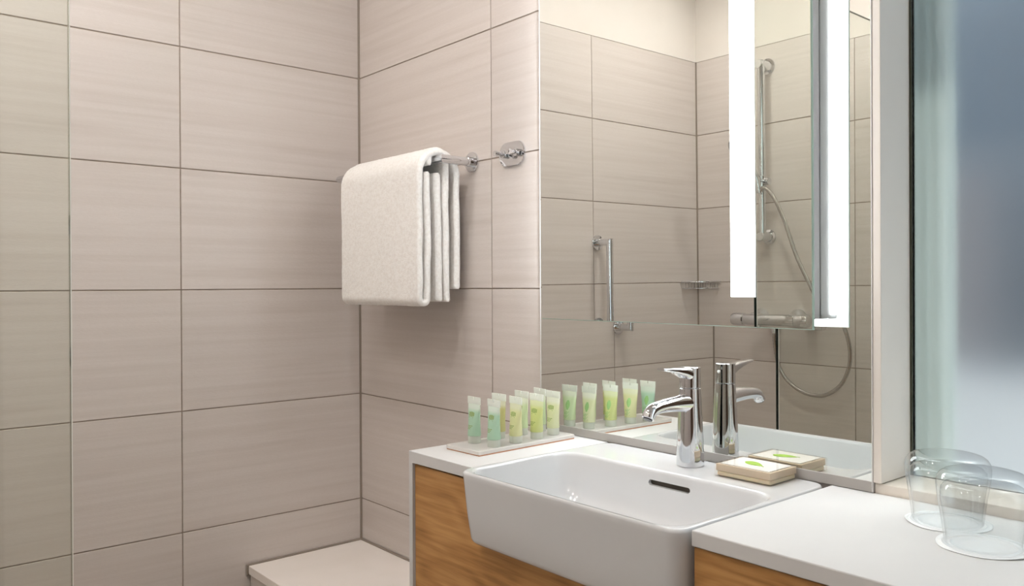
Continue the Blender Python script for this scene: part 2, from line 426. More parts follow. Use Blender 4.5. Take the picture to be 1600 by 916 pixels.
for i in range(49):
    x = 1.430 + .112*i/48; y = .165 + .012*math.sin(i*.85); r = [bm.verts.new((x, y + k, z)) for k in (0, .0012) for z in (-.095, 2.75)]
    if prev:
        bm.faces.new((prev[0], r[0], r[1], prev[1])); bm.faces.new((prev[2], prev[3], r[3], r[2]))
        bm.faces.new((prev[1], r[1], r[3], prev[3])); bm.faces.new((prev[0], prev[2], r[2], r[0]))
    prev = r
hb = boxo('pink_light_block', 1.140, 1.245, 1.12, 1.20, -.1, 1.52, mat('rose_light_tint', (156, 147, 149), .9), bev=.035, seg=4)  # added block; its rose tone stands for a soft pinkish light
tag(hb, 'added rose grey block for the pinkish light behind the frosted glass', 'screen')
bd = boxo('added_pale_block', .70, 2.60, .98, 1.10, -.1, .98, mat('pale_grey_lacquer', (240, 242, 246), .6), bev=.01, seg=3)  # added block that lightens the lower part of the frosted glass
tag(bd, 'low pale block added to lighten the lower frosted glass', 'added_pale_block')
tag(link_obj('added_curtain', bm, M_SHEER, smooth=80), 'added sheer curtain making the pale strip behind the frosted glass', 'curtain')  # invented curtain, put in for the pale strip behind the glass

# ------------------------------------------------------------------ low bench in the corner
bench = thing('corner_bench', (.38, -.17, 0), 'low cream ledge topped bench in the corner below the towel', 'bench')
bx, by = .38, -.17
def rel(o, base):   # parts are modelled in world coordinates; shift them under their thing
    o.location = (-base[0], -base[1], -base[2]); return o
bp_ = (.38, -.17, 0)
rel(boxo('bench_top', .0045, .7675, -.3365, -.0045, .4605, .4822, M_BENCH, bench, bev=.0012), bp_)
rel(boxo('bench_front', .0045, .7675, -.331, -.0045, 0, .4605, M_TILE, bench), bp_)
bm = bmesh.new()
sweep(bm, [(.0030, -.3385, .458), (.0030, -.3385, .4835), (.0030, -.0030, .4835), (.7670, -.0030, .4835)], .0036, 8)
rel(link_obj('sealant_bead', bm, M_SEAL, bench, smooth=60), bp_)

# ------------------------------------------------------------------ vanity
ZC = .898
vb = (1.4, -.17, 0)
wt = thing('worktop', (.87, -.17, ZC), 'white worktop left of the basin with a drop panel end', 'worktop'); wtb = (.87, -.17, ZC)
bm = bmesh.new()
poly_extrude(bm, [(.7690, 0), (.7805, 0), (.7805, .878), (.9615, .878), (.9615, ZC), (.7690, ZC)], 'xz', -.3435, -.0030)
bmesh.ops.bevel(bm, geom=[e for e in bm.edges], offset=.0012, segments=2, profile=.5, affect='EDGES')
rel(link_obj('slab', bm, M_SOLID, wt), wtb)
wt2 = thing('worktop', (2.0, -.17, ZC), 'wide white worktop right of the basin under the glasses', 'worktop'); wt2b = (2.0, -.17, ZC)
rel(boxo('slab', 1.4275, XR-.002, -.3535, -.0010, .8775, ZC, M_SOLID, wt2, bev=.0016), wt2b)

van = thing('vanity_cabinet', vb, 'oak fronted vanity cabinet under the white worktops', 'cabinet')
# front left of and below the basin (outline notched for the basin)
bm = bmesh.new()
poly_extrude(bm, [(.7830, .02), (1.4235, .02), (1.4235, .772), (.9625, .772), (.9625, .8735), (.7830, .8735)], 'xz', -.3385, -.3195)
rel(link_obj('cabinet_front', bm, M_OAK, van), vb)
rel(boxo('cabinet_front', 1.4285, 2.02, -.3485, -.3295, .02, .8755, M_OAK, van), vb)
rel(boxo('cabinet_front', 2.023, XR-.004, -.3485, -.3295, .02, .8755, M_OAK, van), vb)
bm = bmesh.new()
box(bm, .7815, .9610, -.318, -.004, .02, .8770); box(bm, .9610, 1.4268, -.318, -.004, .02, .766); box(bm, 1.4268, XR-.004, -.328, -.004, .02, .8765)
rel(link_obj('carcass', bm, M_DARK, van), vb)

# ------------------------------------------------------------------ basin
bs = (1.1935, -.19, ZC)
basin = thing('washbasin', bs, 'white rectangular ceramic washbasin projecting from the vanity', 'washbasin')
bm = bmesh.new()
X0, X1, Y0, Y1 = .9637, 1.4237, -.3745, -.0080
ZR = ZC + .0008
def out(i, z, r=.022): return rrect(X0+i, X1-i, Y0+i, Y1-i*.3, r, z)
IX0, IX1, IY0, IY1 = .9697, 1.4145, -.3690, -.1230
def inn(i, z, r=.042): return rrect(IX0+i, IX1-i, IY0+i, IY1-i*1.15, r, z)
ls = [out(.045, .7780), out(.020, .7780), out(.0145, .7792), out(.0110, .7825), out(.0092, .7880), out(.0048, .83), out(.0008, .886), out(.0, .8935),
      out(.0006, ZR-.0022), out(.0022, ZR-.0004), out(.0038, ZR), out(.0044, ZR), inn(-.0022, ZR, .043), inn(-.0012, ZR), inn(.0004, ZR-.0004), inn(.0022, ZR-.002), inn(.0036, ZR-.006),
      inn(.0075, .870), inn(.0120, .845), inn(.0165, .830), inn(.0240, .8175), inn(.036, .8075, .045), inn(.055, .8020, .045), inn(.085, .7995, .03), inn(.105, .7985, .012)]
loops(bm, ls)
bo = link_obj('bowl', bm, M_CERAMIC, basin, smooth=50); rel(bo, bs)
# overflow slot cut into the back of the bowl
cb = bmesh.new(); pts = []
cx0, cx1, cz, cr = 1.1705, 1.2560, .8770, .0046
for i in range(9):
    a = PI/2 + PI*i/8; pts.append((cx0+cr+cr*math.cos(a), cz+cr*math.sin(a)))
for i in range(9):
    a = -PI/2 + PI*i/8; pts.append((cx1-cr+cr*math.cos(a), cz+cr*math.sin(a)))
poly_extrude(cb, pts, 'xz', -.150, -.085)
cut = link_obj('cutter', cb, M_DARK)
md = bo.modifiers.new('slot', 'BOOLEAN'); md.object = cut; md.operation = 'DIFFERENCE'; md.solver = 'EXACT'
dg = bpy.context.evaluated_depsgraph_get(); dg.update()
nm = bpy.data.meshes.new_from_object(bo.evaluated_get(dg)); bo.modifiers.clear(); bo.data = nm
nm.polygons.foreach_set('use_smooth', [True]*len(nm.polygons)); nm.set_sharp_from_angle(angle=math.radians(50))
while len(nm.materials) > 1: nm.materials.pop()
bpy.data.objects.remove(cut, do_unlink=True)
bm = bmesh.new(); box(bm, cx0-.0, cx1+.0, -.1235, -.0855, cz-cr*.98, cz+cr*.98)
rel(link_obj('overflow_shade_block', bm, mat('overflow_shadow', (66, 58, 48), .7), basin), bs)  # dark block filling the slot; its colour stands for the shade inside
bm = bmesh.new(); lathe(bm, [(.031, .7992), (.031, .8010), (.028, .8022), (.010, .8030)], c=(1.192, -.245, 0))
rel(link_obj('drain_plug', bm, M_CHROME, basin, smooth=26), bs)

# ------------------------------------------------------------------ tap
tb = (1.2002, -.0559, ZR)
tap = thing('basin_tap', tb, 'tall chrome single lever tap behind the basin', 'tap')
bm = bmesh.new(); lathe(bm, [(.0225, 0), (.0236, .0008), (.0236, .003), (.0232, .02), (.0212, .068), (.0190, .110), (.0182, .1300), (.0180, .1318), (.0172, .1324)], n=56)
link_obj('body', bm, M_CHROME, tap, smooth=26)
bm = bmesh.new(); lathe(bm, [(.0174, .1320), (.0174, .1336)], n=48); link_obj('joint_ring', bm, mat('grey_joint', (150, 150, 152), .25, 1.0), tap, smooth=40)
bm = bmesh.new(); lathe(bm, [(.0174, .1334), (.0178, .1340), (.0178, .1346), (.0178, .1668), (.0178, .1674), (.0172, .1684), (.0160, .1689)], n=56); link_obj('cap', bm, M_CHROME, tap, smooth=26)
# spout: tapering, flattening, turning down at the tip
sp = smooth_path([(0, -.004, .1075), (0, -.035, .1090), (0, -.062, .1088), (0, -.084, .1072), (0, -.098, .1042), (0, -.1065, .0985), (0, -.1105, .0915)], 8)
rd = []
for p in sp:
    t = min(1, max(0, (-p.y-.004)/.1)); rd.append(.0168 - .0062*min(1, t*1.35)**.8)
rd[-1] = .0096
bm = bmesh.new(); sweep(bm, sp, rd, 28); link_obj('spout', bm, M_CHROME, tap, smooth=50)
bm = bmesh.new(); sweep(bm, [(0, -.1100, .0923), (0, -.1114, .0898)], .0078, 24); link_obj('aerator', bm, mat('dark_aerator', (60, 60, 62), .35, .8), tap, smooth=40)
# lever blade: wide and deep at the cap, thin at the tip
bm = bmesh.new(); ls = []
for y, hw, zt, zb in ((.006, .0150, .1680, .1440), (-.012, .0150, .1686, .1470), (-.024, .0140, .1690, .1535), (-.042, .0122, .1696, .1598), (-.060, .0108, .1702, .1640), (-.074, .0096, .1706, .1662), (-.0775, .0080, .1704, .1672)):
    r = min(hw, (zt-zb)/2)*.75
    ls.append([(x, y, z) for x, z, _ in [(p[0], p[1], 0) for p in rrect(-hw, hw, zb, zt, r, 0, 5)]])
loops(bm, ls); link_obj('lever', bm, M_CHROME, tap, smooth=50)
bm = bmesh.new(); lathe(bm, [(.0030, .0165), (.0030, .0184), (.0022, .0187)], c=(-.001, 0, .154), axis='y', n=20)
link_obj('temperature_dot', bm, mat('pale_grey_dot', (205, 203, 200), .4), tap, smooth=40)

# ------------------------------------------------------------------ soap box
sb = (1.3243, -.0500, ZR)
soap = thing('soap_box', sb, 'clear box with white soap card and green leaf beside the tap', 'soap box')
sw, sd, sh = .1030, .0790, .0215
bm = bmesh.new()
poly = [(-sw/2, -sd/2), (sw/2, -sd/2), (sw/2, sd/2), (-sw/2, sd/2)]
box(bm, -sw/2, sw/2, -sd/2, sd/2, 0.0005, sh, .0008, 1)
link_obj('clear_box', bm, M_ACRYL, soap)
boxo('soap', -sw/2+.0034, sw/2-.0034, -sd/2+.0034, sd/2-.0034, .0012, .0090, M_SOAP, soap, bev=.002)
boxo('inner_tray', -sw/2+.0022, sw/2-.0022, -sd/2+.0022, sd/2-.0022, .0092, .0202, translucent(mat('cream_inner_tray', (232, 216, 194), .4), .3), soap, bev=.0008)
boxo('card', -sw/2+.0075, sw/2-.0075, -sd/2+.0065, sd/2-.0065, .0203, .0212, M_CARD, soap)
bm = bmesh.new()
L_ = 14; up_, lo_ = [], []
for i in range(L_+1):
    t = i/L_; x = -.022 + .038*t; wdt = .0120*math.sin(PI*t**.75)**.8 if 0 < t < 1 else 0
    up_.append((x, .004 - .010*t + wdt)); lo_.append((x, .004 - .010*t - wdt*.75))
outl = up_ + lo_[::-1][1:-1]
poly_extrude(bm, outl, 'xy', .0212, .0219)
poly_extrude(bm, [(.013, -.0055), (.020, -.0085), (.020, -.0094), (.013, -.0068)], 'xy', .0212, .0218)
link_obj('leaf', bm, M_LEAF, soap)

# ------------------------------------------------------------------ tray with eight tubes
tr0 = (.8500, -.1560, ZC)
tray = thing('toiletry_tray', tr0, 'frosted acrylic tray holding the row of toiletry tubes', 'tray')
tray.rotation_euler = (0, 0, math.radians(1.8))
boxo('base', -.0478, .0478, -.1245, .1245, 0, .0022, M_COPPER, tray)
bm = bmesh.new()
R0 = lambda i, z: rrect(-.0488+i, .0488-i, -.1265+i, .1265-i, .004, z, 4)
loops(bm, [R0(.0008, .0022), R0(0, .0030), R0(0, .0085), R0(.0008, .0092), R0(.0040, .0092), R0(.0046, .0086), R0(.0052, .0078)])
link_obj('slab', bm, M_TRAY, tray, smooth=40)
ZT = ZC + .0078

def surf(th, z):
    """Point of a tube's skin: round below, pressed flat towards the crimp."""
    t = min(1, max(0, (z - .016)/.060)); s = t*t*(3-2*t)
    a = .0130 + (.0198-.0130)*s; b = .0130 + (.0009-.0130)*(t**1.25)
    return Vector((a*math.cos(th), b*math.sin(th), z))

def patch(bm, side, x0, x1, z0, z1, nx=3):
    """A printed patch lying on the tube's skin on its -y (side=-1) or +y face."""
    rows = []
    for z in (z0, (z0+z1)/2, z1):
        r = []
        for i in range(nx+1):
            x = x0 + (x1-x0)*i/nx
            t = min(1, max(0, (z - .016)/.060)); s = t*t*(3-2*t); a = .0130 + (.0198-.0130)*s
            p = surf(math.acos(max(-1, min(1, x/a)))*side, z); r.append(bm.verts.new((p.x, p.y + side*.00025, p.z)))
        rows.append(r)
    for A, B in zip(rows, rows[1:]):
        for i in range(nx): bm.faces.new((A[i], A[i+1], B[i+1], B[i]))

def tube(name, loc, kind, label, rot):
    t = thing(name, loc, label, 'tube', 'toiletry tubes on the tray'); t.rotation_euler = (0, 0, rot)
    bm = bmesh.new(); lathe(bm, [(.0112, 0), (.0122, .0006), (.0124, .0120), (.0120, .0138)], n=24); link_obj('cap', bm, M_CAP, t, smooth=40)
    bm = bmesh.new(); ls = []
    zs = [.0140, .0146] + [.0155 + .0585*i/14 for i in range(15)] + [.0760]
    for z in zs:
        l = [surf(2*PI*i/32, z) for i in range(32)]
        if z < .0143: l = [Vector((p.x*.94, p.y*.94, p.z)) for p in l]
        ls.append(l)
    loops(bm, ls); link_obj('body', bm, GEL[kind], t, smooth=60)
    bm = bmesh.new()
    poly_extrude(bm, [(-.0199, .0745), (.0199, .0745), (.0203, .0880), (.0012, .0880), (.0012, .0825), (-.0012, .0825), (-.0012, .0880), (-.0203, .0880)], 'xz', -.0011, .0011)
    link_obj('crimp', bm, M_CRIMP, t)
    bm = bmesh.new()      # front print: small crest above, two lines of lettering below
    for x0, x1, z0, z1 in ((-.0085, -.0060, .0520, .0588), (-.0050, -.0026, .0512, .0596), (-.0016, .0006, .0508, .0600), (.0016, .0040, .0512, .0596), (.0050, .0074, .0520, .0588), (-.0068, .0058, .0488, .0500)):
        patch(bm, -1, x0, x1, z0, z1, 1)
    for z, xs in ((.0330, ((-.0075, -.0030), (-.0022, .0018), (.0026, .0068))), (.0303, ((-.0075, -.0046), (-.0038, .0006), (.0014, .0046))), (.0276, ((-.0075, -.0020), (-.0012, .0022)))):
        for a, b in xs: patch(bm, -1, a, b, z, z+.0013, 2)
    link_obj('front_print', bm, M_INK, t, recalc=False)
    bm = bmesh.new()      # back print: leaf picture and lines of small lettering
    for i in range(9):
        zz = .0360 + .0022*i; w = .0060*math.sin(PI*(i+1)/10.5); patch(bm, 1, .0015-w, .0025+w*.7, zz, zz+.0021, 2)
    for i in range(7):
        patch(bm, 1, -.0070, .0062 - .0018*((i*5) % 3), .0185 + .0021*i, .0194 + .0021*i, 2)
    link_obj('back_print', bm, M_LEAFINK, t, recalc=False)
    return t

# positions measured along the tray, front (camera) end first
TUBES = [((.8230, -.2290), 'mint', 'mint green gel tube alone at the wall-side front end of the tray'),
         ((.8790, -.2260), 'mint', 'mint green gel tube nearest the basin at the front of the tray'),
         ((.8190, -.1640), 'olive', 'olive yellow tube half hidden behind the mint green tube near the basin'),
         ((.8765, -.1700), 'yellow', 'soft yellow tube on the basin side, second from the front'),
         ((.8185, -.1040), 'pale', 'pale tube showing behind the soft yellow tube, wall-side row'),
         ((.8720, -.1120), 'lime', 'lime yellow tube on the basin side, third from the front'),
         ((.8120, -.0480), 'pale', 'palest tube at the mirror end of the wall-side row'),
         ((.8610, -.0570), 'cream', 'cream tube with darkest print closest to the mirror, basin side')]
for (x, y), kind, lab in TUBES:
    tube('toiletry_tube', (x, y, ZT), kind, lab, math.radians(random.uniform(-7, 7)))

# ------------------------------------------------------------------ drinking glasses upside down on covers
def glass_cover(loc, label, ph):
    bm = bmesh.new(); n = 64; ls = []
    for r, z in ((.046, .0), (.0502, .0004), (.0506, .0010), (.0498, .0015), (.0455, .0012), (.0450, .0019), (.0435, .0019), (.0430, .0012), (.0360, .0012), (.0355, .0017), (.0345, .0017), (.0340, .0010), (.020, .0010)):
        l = []
        for i in range(n):
            a = 2*PI*i/n; k = 1 + (.012*math.sin(3*a+ph) + .008*math.sin(7*a+2*ph)) * (1 if r > .046 else 0)
            l.append((r*k*math.cos(a), r*k*math.sin(a), z + (.0016*max(0, math.sin(2*a+ph))**2 if r > .047 else 0)))
        ls.append(l)
    loops(bm, ls); o = link_obj('glass_cover', bm, M_PAPER, smooth=60, loc=loc)
    return tag(o, label, 'cover', 'glass covers')

def tumbler(loc, label):
    bm = bmesh.new()
    outer = [(.0400, .0), (.0410, .0004), (.0416, .0020), (.0440, .022), (.0470, .042), (.0492, .056), (.0503, .066), (.0503, .0715), (.0492, .0772), (.0462, .0822), (.0415, .0855), (.034, .0876), (.022, .0884), (.008, .0880)]
    inner = [(.008, .0735), (.024, .0738), (.034, .0728), (.0410, .0700), (.0448, .0650), (.0460, .0580), (.0452, .050), (.0430, .036), (.0408, .018), (.0392, .002), (.0394, .0004)]
    prof = outer + inner
    n = 72; rings = []
    for r, z in prof:
        rings.append([bm.verts.new((r*math.cos(2*PI*i/n), r*math.sin(2*PI*i/n), z)) for i in range(n)])
    k = len(outer)
    def br(a, b):
        for i in range(n): bm.faces.new((a[i], a[(i+1) % n], b[(i+1) % n], b[i]))
    for a, b in zip(rings[:k], rings[1:k]): br(a, b)
    bm.faces.new(rings[k-1]); 
    for a, b in zip(rings[k:], rings[k+1:]): br(a, b)
    bm.faces.new(rings[k]); br(rings[-1], rings[0])
    o = link_obj('drinking_glass', bm, M_GLASS, smooth=70, loc=loc)
    return tag(o, label, 'glass', 'upturned drinking glasses')
G1, G2 = (1.6265, -.0795, ZC), (1.6945, -.1500, ZC)
glass_cover(G1, 'clear white cover under the upturned glass nearest the ledge', .4)
glass_cover(G2, 'clear white cover under the front upturned glass', 2.1)
tumbler((G1[0], G1[1], ZC+.0021), 'upturned clear tumbler nearest the ledge and white panel')
tumbler((G2[0], G2[1], ZC+.0021), 'upturned clear tumbler in front, nearer the worktop edge')

# ------------------------------------------------------------------ mirrors
wm0 = (1.13, -.0025, ZC)
wm = thing('wall_mirror', wm0, 'large wall mirror reaching down to the worktop behind the tap', 'mirror')
rel(boxo('mirror_glass', .7690, 1.4912, -.0050, -.0006, .9150, 2.30, M_MIRROR, wm), wm0)
bm = bmesh.new(); poly_extrude(bm, [(.7672, ZC+.0012), (1.4928, ZC+.0012), (1.4928, 2.30), (1.4912, 2.30), (1.4912, .9150), (.7690, .9150), (.7690, 2.30), (.7672, 2.30)], 'xz', -.0056, -.0004)
rel(link_obj('edge_profile', bm, mat('satin_edge_profile', (212, 209, 207), .5), wm), wm0)

bm = bmesh.new(); box(bm, .7690, 1.4912, -.0060, -.0050, ZC+.0012, .9145)
rel(link_obj('base_seal', bm, mat('grey_base_seal', (168, 163, 158), .5), wm), wm0)

PX0, PX1, PZ0, PZ1 = .8330, 1.4300, 1.1388, 2.04
PC = (1.13, -.0625, 1.394)
mp = thing('mirror_cabinet', PC, 'backlit upper mirror panel with vertical light strips', 'mirror')
TILT = (-.0010, -1.0, -.0050)
def py(x, z, off=0.0):     # front of the tilted panel
    return PC[1] + TILT[0]*(x-PC[0]) + TILT[2]*(z-PC[2]) + off
def panel_box(bm, x0, x1, z0, z1, a, b):
    q = []
    for d in (a, b):
        for x, z in ((x0, z0), (x1, z0), (x1, z1), (x0, z1)):
            q.append(bm.verts.new((x-PC[0], py(x, z, d)-PC[1], z-PC[2])))
    f = {}
    f['front'] = bm.faces.new((q[0], q[1], q[2], q[3])); f['back'] = bm.faces.new((q[7], q[6], q[5], q[4]))
    for n, i, j in (('bot', 0, 1), ('right', 1, 2), ('top', 2, 3), ('left', 3, 0)): f[n] = bm.faces.new((q[j], q[i], q[i+4], q[j+4]))
    return f
bm = bmesh.new(); rings = []
for ins, d in ((.0, .0048), (.0, .0013), (.0013, .0)):
    rings.append([bm.verts.new((x-PC[0], py(x, z, d)-PC[1], z-PC[2])) for x, z in ((PX0+ins, PZ0+ins), (PX1-ins, PZ0+ins), (PX1-ins, PZ1-ins), (PX0+ins, PZ1-ins))])
for a, b in zip(rings, rings[1:]):
    for k in range(4): bm.faces.new((a[k], a[(k+1) % 4], b[(k+1) % 4], b[k])).material_index = 1
bm.faces.new(rings[0][::-1]).material_index = 2; bm.faces.new(rings[-1]).material_index = 0
link_obj('mirror_panel', bm, [M_MIRROR, M_MIRROREDGE, M_WHITEBACK], mp)
bm = bmesh.new(); panel_box(bm, 1.2870, 1.3325, 1.1875, 1.96, -.0004, .0002); link_obj('light_strip', bm, M_STRIP, mp)
HX0, HX1, HZ0, HZ1 = .8520, 1.4110, 1.1530, 2.02
bm = bmesh.new(); box(bm, HX0-PC[0], HX1-PC[0], -.0545-PC[1], -.0065-PC[1], HZ0-PC[2], HZ1-PC[2], .001, 1); link_obj('light_housing', bm, M_TUBEGREY, mp)
for x0, x1, mt in ((HX1-.0005, HX1+.0030, M_TUBE_R), (HX0-.0030, HX0+.0005, M_TUBE)):
    bm = bmesh.new(); box(bm, x0-PC[0], x1-PC[0], -.0515-PC[1], -.0340-PC[1], HZ0+.006-PC[2], HZ1-.01-PC[2], .001, 1); link_obj('side_diffuser', bm, mt, mp)

bm = bmesh.new(); box(bm, HX0+.012-PC[0], HX1-.012-PC[0], -.0520-PC[1], -.0140-PC[1], HZ0-.0028-PC[2], HZ0+.0005-PC[2], .0008, 1); link_obj('underside_diffuser', bm, M_UNDER, mp)

# ------------------------------------------------------------------ towel rail and towel
YB, ZB, RB = -.0880, 1.5000, .0102
rl0 = (.29, 0, 1.5)
rail = thing('towel_rail', rl0, 'chrome towel rail on the tiled wall carrying the towel', 'towel rail')
bm = bmesh.new(); sweep(bm, [(.528, -.0055, ZB), (.528, YB, ZB), (.052, YB, ZB), (.052, -.0055, ZB)], RB, 24); rel(link_obj('bar', bm, M_CHROME, rail, smooth=26), rl0)
for x in (.528, .052):
    bm = bmesh.new(); lathe(bm, [(.0232, -.0002), (.0240, -.0010), (.0240, -.0050), (.0232, -.0062), (.0115, -.0066), (.0115, -.0200), (.0108, -.0206)], c=(x, 0, ZB), axis='y', n=40)
    rel(link_obj('wall_rose', bm, M_CHROME, rail, smooth=26), rl0)

def ribbon_outline(path, t):
    n = len(path); A, B = [], []
    for i, p in enumerate(path):
        d = (path[min(i+1, n-1)] - path[max(i-1, 0)]).normalized(); nr = Vector((-d.y, d.x)); k = 1.0
        if i == 0 or i == n-1: k = .55
        A.append(p + nr*t/2*k); B.append(p - nr*t/2*k)
    return A, B
def resample(pts, step):
    out_ = [Vector(pts[0])]; acc = 0
    for a, b in zip(pts, pts[1:]):
        a, b = Vector(a), Vector(b); L = (b-a).length; k = max(1, int(L/step))
        for i in range(1, k+1): out_.append(a + (b-a)*i/k)
    return out_
def arc(cx, cz, r, a0, a1, n):
    return [(cx + r*math.cos(math.radians(a0+(a1-a0)*i/n)), cz + r*math.sin(math.radians(a0+(a1-a0)*i/n))) for i in range(n+1)]
def add_ribbon(bm, pts, t, x0, x1, seed, step=.0042, wave=.0):
    path = resample(pts, step); A, B = ribbon_outline(path, t); n = len(path); nx = 86; xs = []
    for i in range(nx+1):
        xs.append(x0 + (x1-x0)*i/nx)
    rings = []
    for j, x in enumerate(xs):
        e = min(x-x0, x1-x); sq = 1.0 if e > .005 else math.sqrt(max(.06, 1-((.005-e)/.005)**2))
        ring = []
        for S, sg in ((A, 1), (B[::-1], -1)):
            for i, p in enumerate(S):
                c = path[i] if sg == 1 else path[n-1-i]
                q = c + (p-c)*sq
                w = noise.noise(Vector((x*9, q.y*7, seed)))*.0022 + noise.noise(Vector((x*34, q.y*30+q.x*20, seed+5)))*.0010
                w += wave*noise.noise(Vector((x*3, q.y*4, seed+9)))
                fz = noise.noise(Vector((x*260, q.y*260, seed+q.x*260)))*.0007
                dd = (p-c).normalized() if (p-c).length > 1e-6 else Vector((0, 0))
                q = q + Vector((w, w*.25)) + dd*fz
                xx = x + noise.noise(Vector((q.x*30, q.y*16, seed+2)))*.0022*(1 if e < .03 else .2)
                ring.append(bm.verts.new((xx, q.x, q.y)))
        rings.append(ring)
    m_ = len(rings[0])
    for a, b in zip(rings, rings[1:]):
        for i in range(m_): bm.faces.new((a[i], a[(i+1) % m_], b[(i+1) % m_], b[i]))
    for r in (rings[0], rings[-1]):
        for i in range(n-1): bm.faces.new((r[i], r[i+1], r[m_-2-i], r[m_-1-i]))
tw0 = (.33, -.085, 1.5)
TW = bmesh.new()
cA, zA, RA = -.0855, 1.466, .0525
pa = [(-.1180, 1.470), (-.1150, 1.30), (-.1160, 1.179)] + arc(-.1268, 1.179, .0108, 0, -180, 10)[1:] + [(-.1380, 1.30), (-.1381, 1.464)] + arc(cA, zA, RA, 180, 0, 16)[1:] + [(-.0330, 1.36), (-.0310, 1.200)]
add_ribbon(TW, pa, .0158, .1540, .5120, 1.3)
pb = [(-.1115, 1.486), (-.1115, 1.492)] + arc(-.0870, 1.4975, .0245, 180, 0, 12)[1:] + [(-.0640, 1.40), (-.0600, 1.25), (-.0570, 1.170)]
add_ribbon(TW, pb, .0165, .1560, .5085, 4.1, wave=.002)
add_ribbon(TW, [(-.0868, 1.4700), (-.0850, 1.36), (-.0835, 1.171)], .0190, .1580, .5075, 7.7, wave=.001)
towel = link_obj('bath_towel', TW, M_TOWEL, smooth=80)
tag(towel, 'thick white terry towel folded over the chrome towel rail', 'towel')

# ------------------------------------------------------------------ double robe hook
hk0 = (.6755, 0, 1.5015)
hook = thing('robe_hook', hk0, 'small chrome double robe hook plate beside the mirror edge', 'hook')
bm = bmesh.new()
ls = []
for i, y in ((.0012, -.0002), (0, -.0012), (0, -.0052), (.0010, -.0064)):
    ls.append([(x, y, z) for x, z, _ in rrect(-.0430+i, .0430-i, -.0272+i, .0272-i, .0255-i, 0, 8)])
loops(bm, ls); link_obj('back_plate', bm, M_CHROME, hook, smooth=26)
for x in (-.0205, .0225):
    bm = bmesh.new(); lathe(bm, [(.0085, -.0062), (.0085, -.0150), (.0078, -.0158), (.0052, -.0162), (.0052, -.0300), (.0066, -.0308), (.0066, -.0370), (.0058, -.0382)], c=(x, 0, 0), axis='y', n=28)
    pg = link_obj('peg', bm, M_CHROME, hook, smooth=26)
    bm = bmesh.new(); sweep(bm, [(x+.006, -.0110, -.001), (x+.0175, -.0150, -.0045)], .0044, 16); link_obj('pin', bm, M_CHROME, pg, smooth=26)

# ------------------------------------------------------------------ shower area (seen in the mirrors)
XS, YS = .7766, -.9152
sc0 = (XS, (YS-DEP)/2, 0)
scr = thing('shower_screen', sc0, 'clear frameless glass shower screen with dark edge', 'shower screen')
bm = bmesh.new(); box(bm, XS-.005, XS+.005, -DEP+.0015, YS-.0016, .012, 2.0785)
rel(link_obj('pane', bm, M_SCREEN, scr), sc0)
bm = bmesh.new()
a = [(XS-.005, YS-.0016), (XS-.0040, YS), (XS+.0040, YS), (XS+.005, YS-.0016)]
bm.faces.new([bm.verts.new(p) for p in ((XS-.0048, YS-.0015, .012), (XS+.0048, YS-.0015, .012), (XS+.0048, YS-.0015, 2.0785), (XS-.0048, YS-.0015, 2.0785))]).material_index = 2  # reflective strip added to imitate light caught inside the glass edge
vs = [[bm.verts.new((p[0], p[1], z)) for p in a] for z in (.012, 2.0785)]
for i, mi in ((0, 1), (1, 0), (2, 1)):
    fc = bm.faces.new((vs[0][i], vs[0][i+1], vs[1][i+1], vs[1][i])); fc.material_index = mi
rel(link_obj('pane_edge', bm, [M_SCREENEDGE, M_CHAMFER, mat('edge_glint_strip', (232, 232, 224), .12, 1.0)], scr), sc0)
bm = bmesh.new(); box(bm, XS-.0035, XS+.0035, -DEP+.0015, YS, 2.0785, 2.0800); rel(link_obj('top_edge', bm, mat('grey_glass_edge', (168, 164, 156), .3), scr), sc0)
bm = bmesh.new(); box(bm, XS-.009, XS+.009, -DEP+.0012, YS, 0, .012); rel(link_obj('floor_channel', bm, M_CHROME, scr), sc0)

gb0 = (0, -1.1, 1.2)
gb = thing('grab_bar', gb0, 'chrome angular grab bar on the left tiled wall', 'grab bar')
bm = bmesh.new(); sweep(bm, [(.006, -1.100, 1.3500), (.0620, -1.100, 1.3500), (.0620, -1.100, 1.0500), (.006, -1.100, 1.0500)], .0125, 24)
rel(link_obj('bar', bm, M_CHROME, gb, smooth=26), gb0)
for z in (1.35, 1.05):
    bm = bmesh.new(); lathe(bm, [(.0265, .0002), (.0275, .0012), (.0275, .0056), (.0265, .0068), (.0145, .0072), (.0145, .0200), (.0135, .0206)], c=(0, -1.1, z), axis='x', n=40)
    rel(link_obj('wall_rose', bm, M_CHROME, gb, smooth=26), gb0)

# corner soap basket
bk0 = (.05, -DEP+.05, 1.2)
bk = thing('soap_basket', bk0, 'small chrome wire soap basket in the shower corner', 'basket')
def bpt(x, y, z): return (x - bk0[0], -DEP + y - bk0[1], z - bk0[2])
rad = .105
def rimpts(z, r, n=14): return [bpt(.006+r*math.cos(PI/2*i/n)**.9, .006+r*math.sin(PI/2*i/n)**.9, z) for i in range(n+1)]
for nm_, z, rr_ in (('rim', 1.2020, .0042), ('base_ring', 1.1760, .0022)):
    bm = bmesh.new(); p_ = rimpts(z, rad - (.006 if nm_ != 'rim' else 0)); p_ = [bpt(.006, .006, z)] + p_[:] + [bpt(.006, .006, z)]
    sweep(bm, p_, rr_, 10); link_obj(nm_, bm, M_CHROME, bk, smooth=26)
for i in range(1, 9):
    x = .006 + .0118*i; ymax = .006 + math.sqrt(max(0, .099**2 - (x-.006)**2))
    bm = bmesh.new(); sweep(bm, [bpt(x, .006, 1.2), bpt(x, .006, 1.176), bpt(x, ymax, 1.176), bpt(x, ymax, 1.2)], .0011, 6); link_obj('wire', bm, M_CHROME, bk, smooth=26)

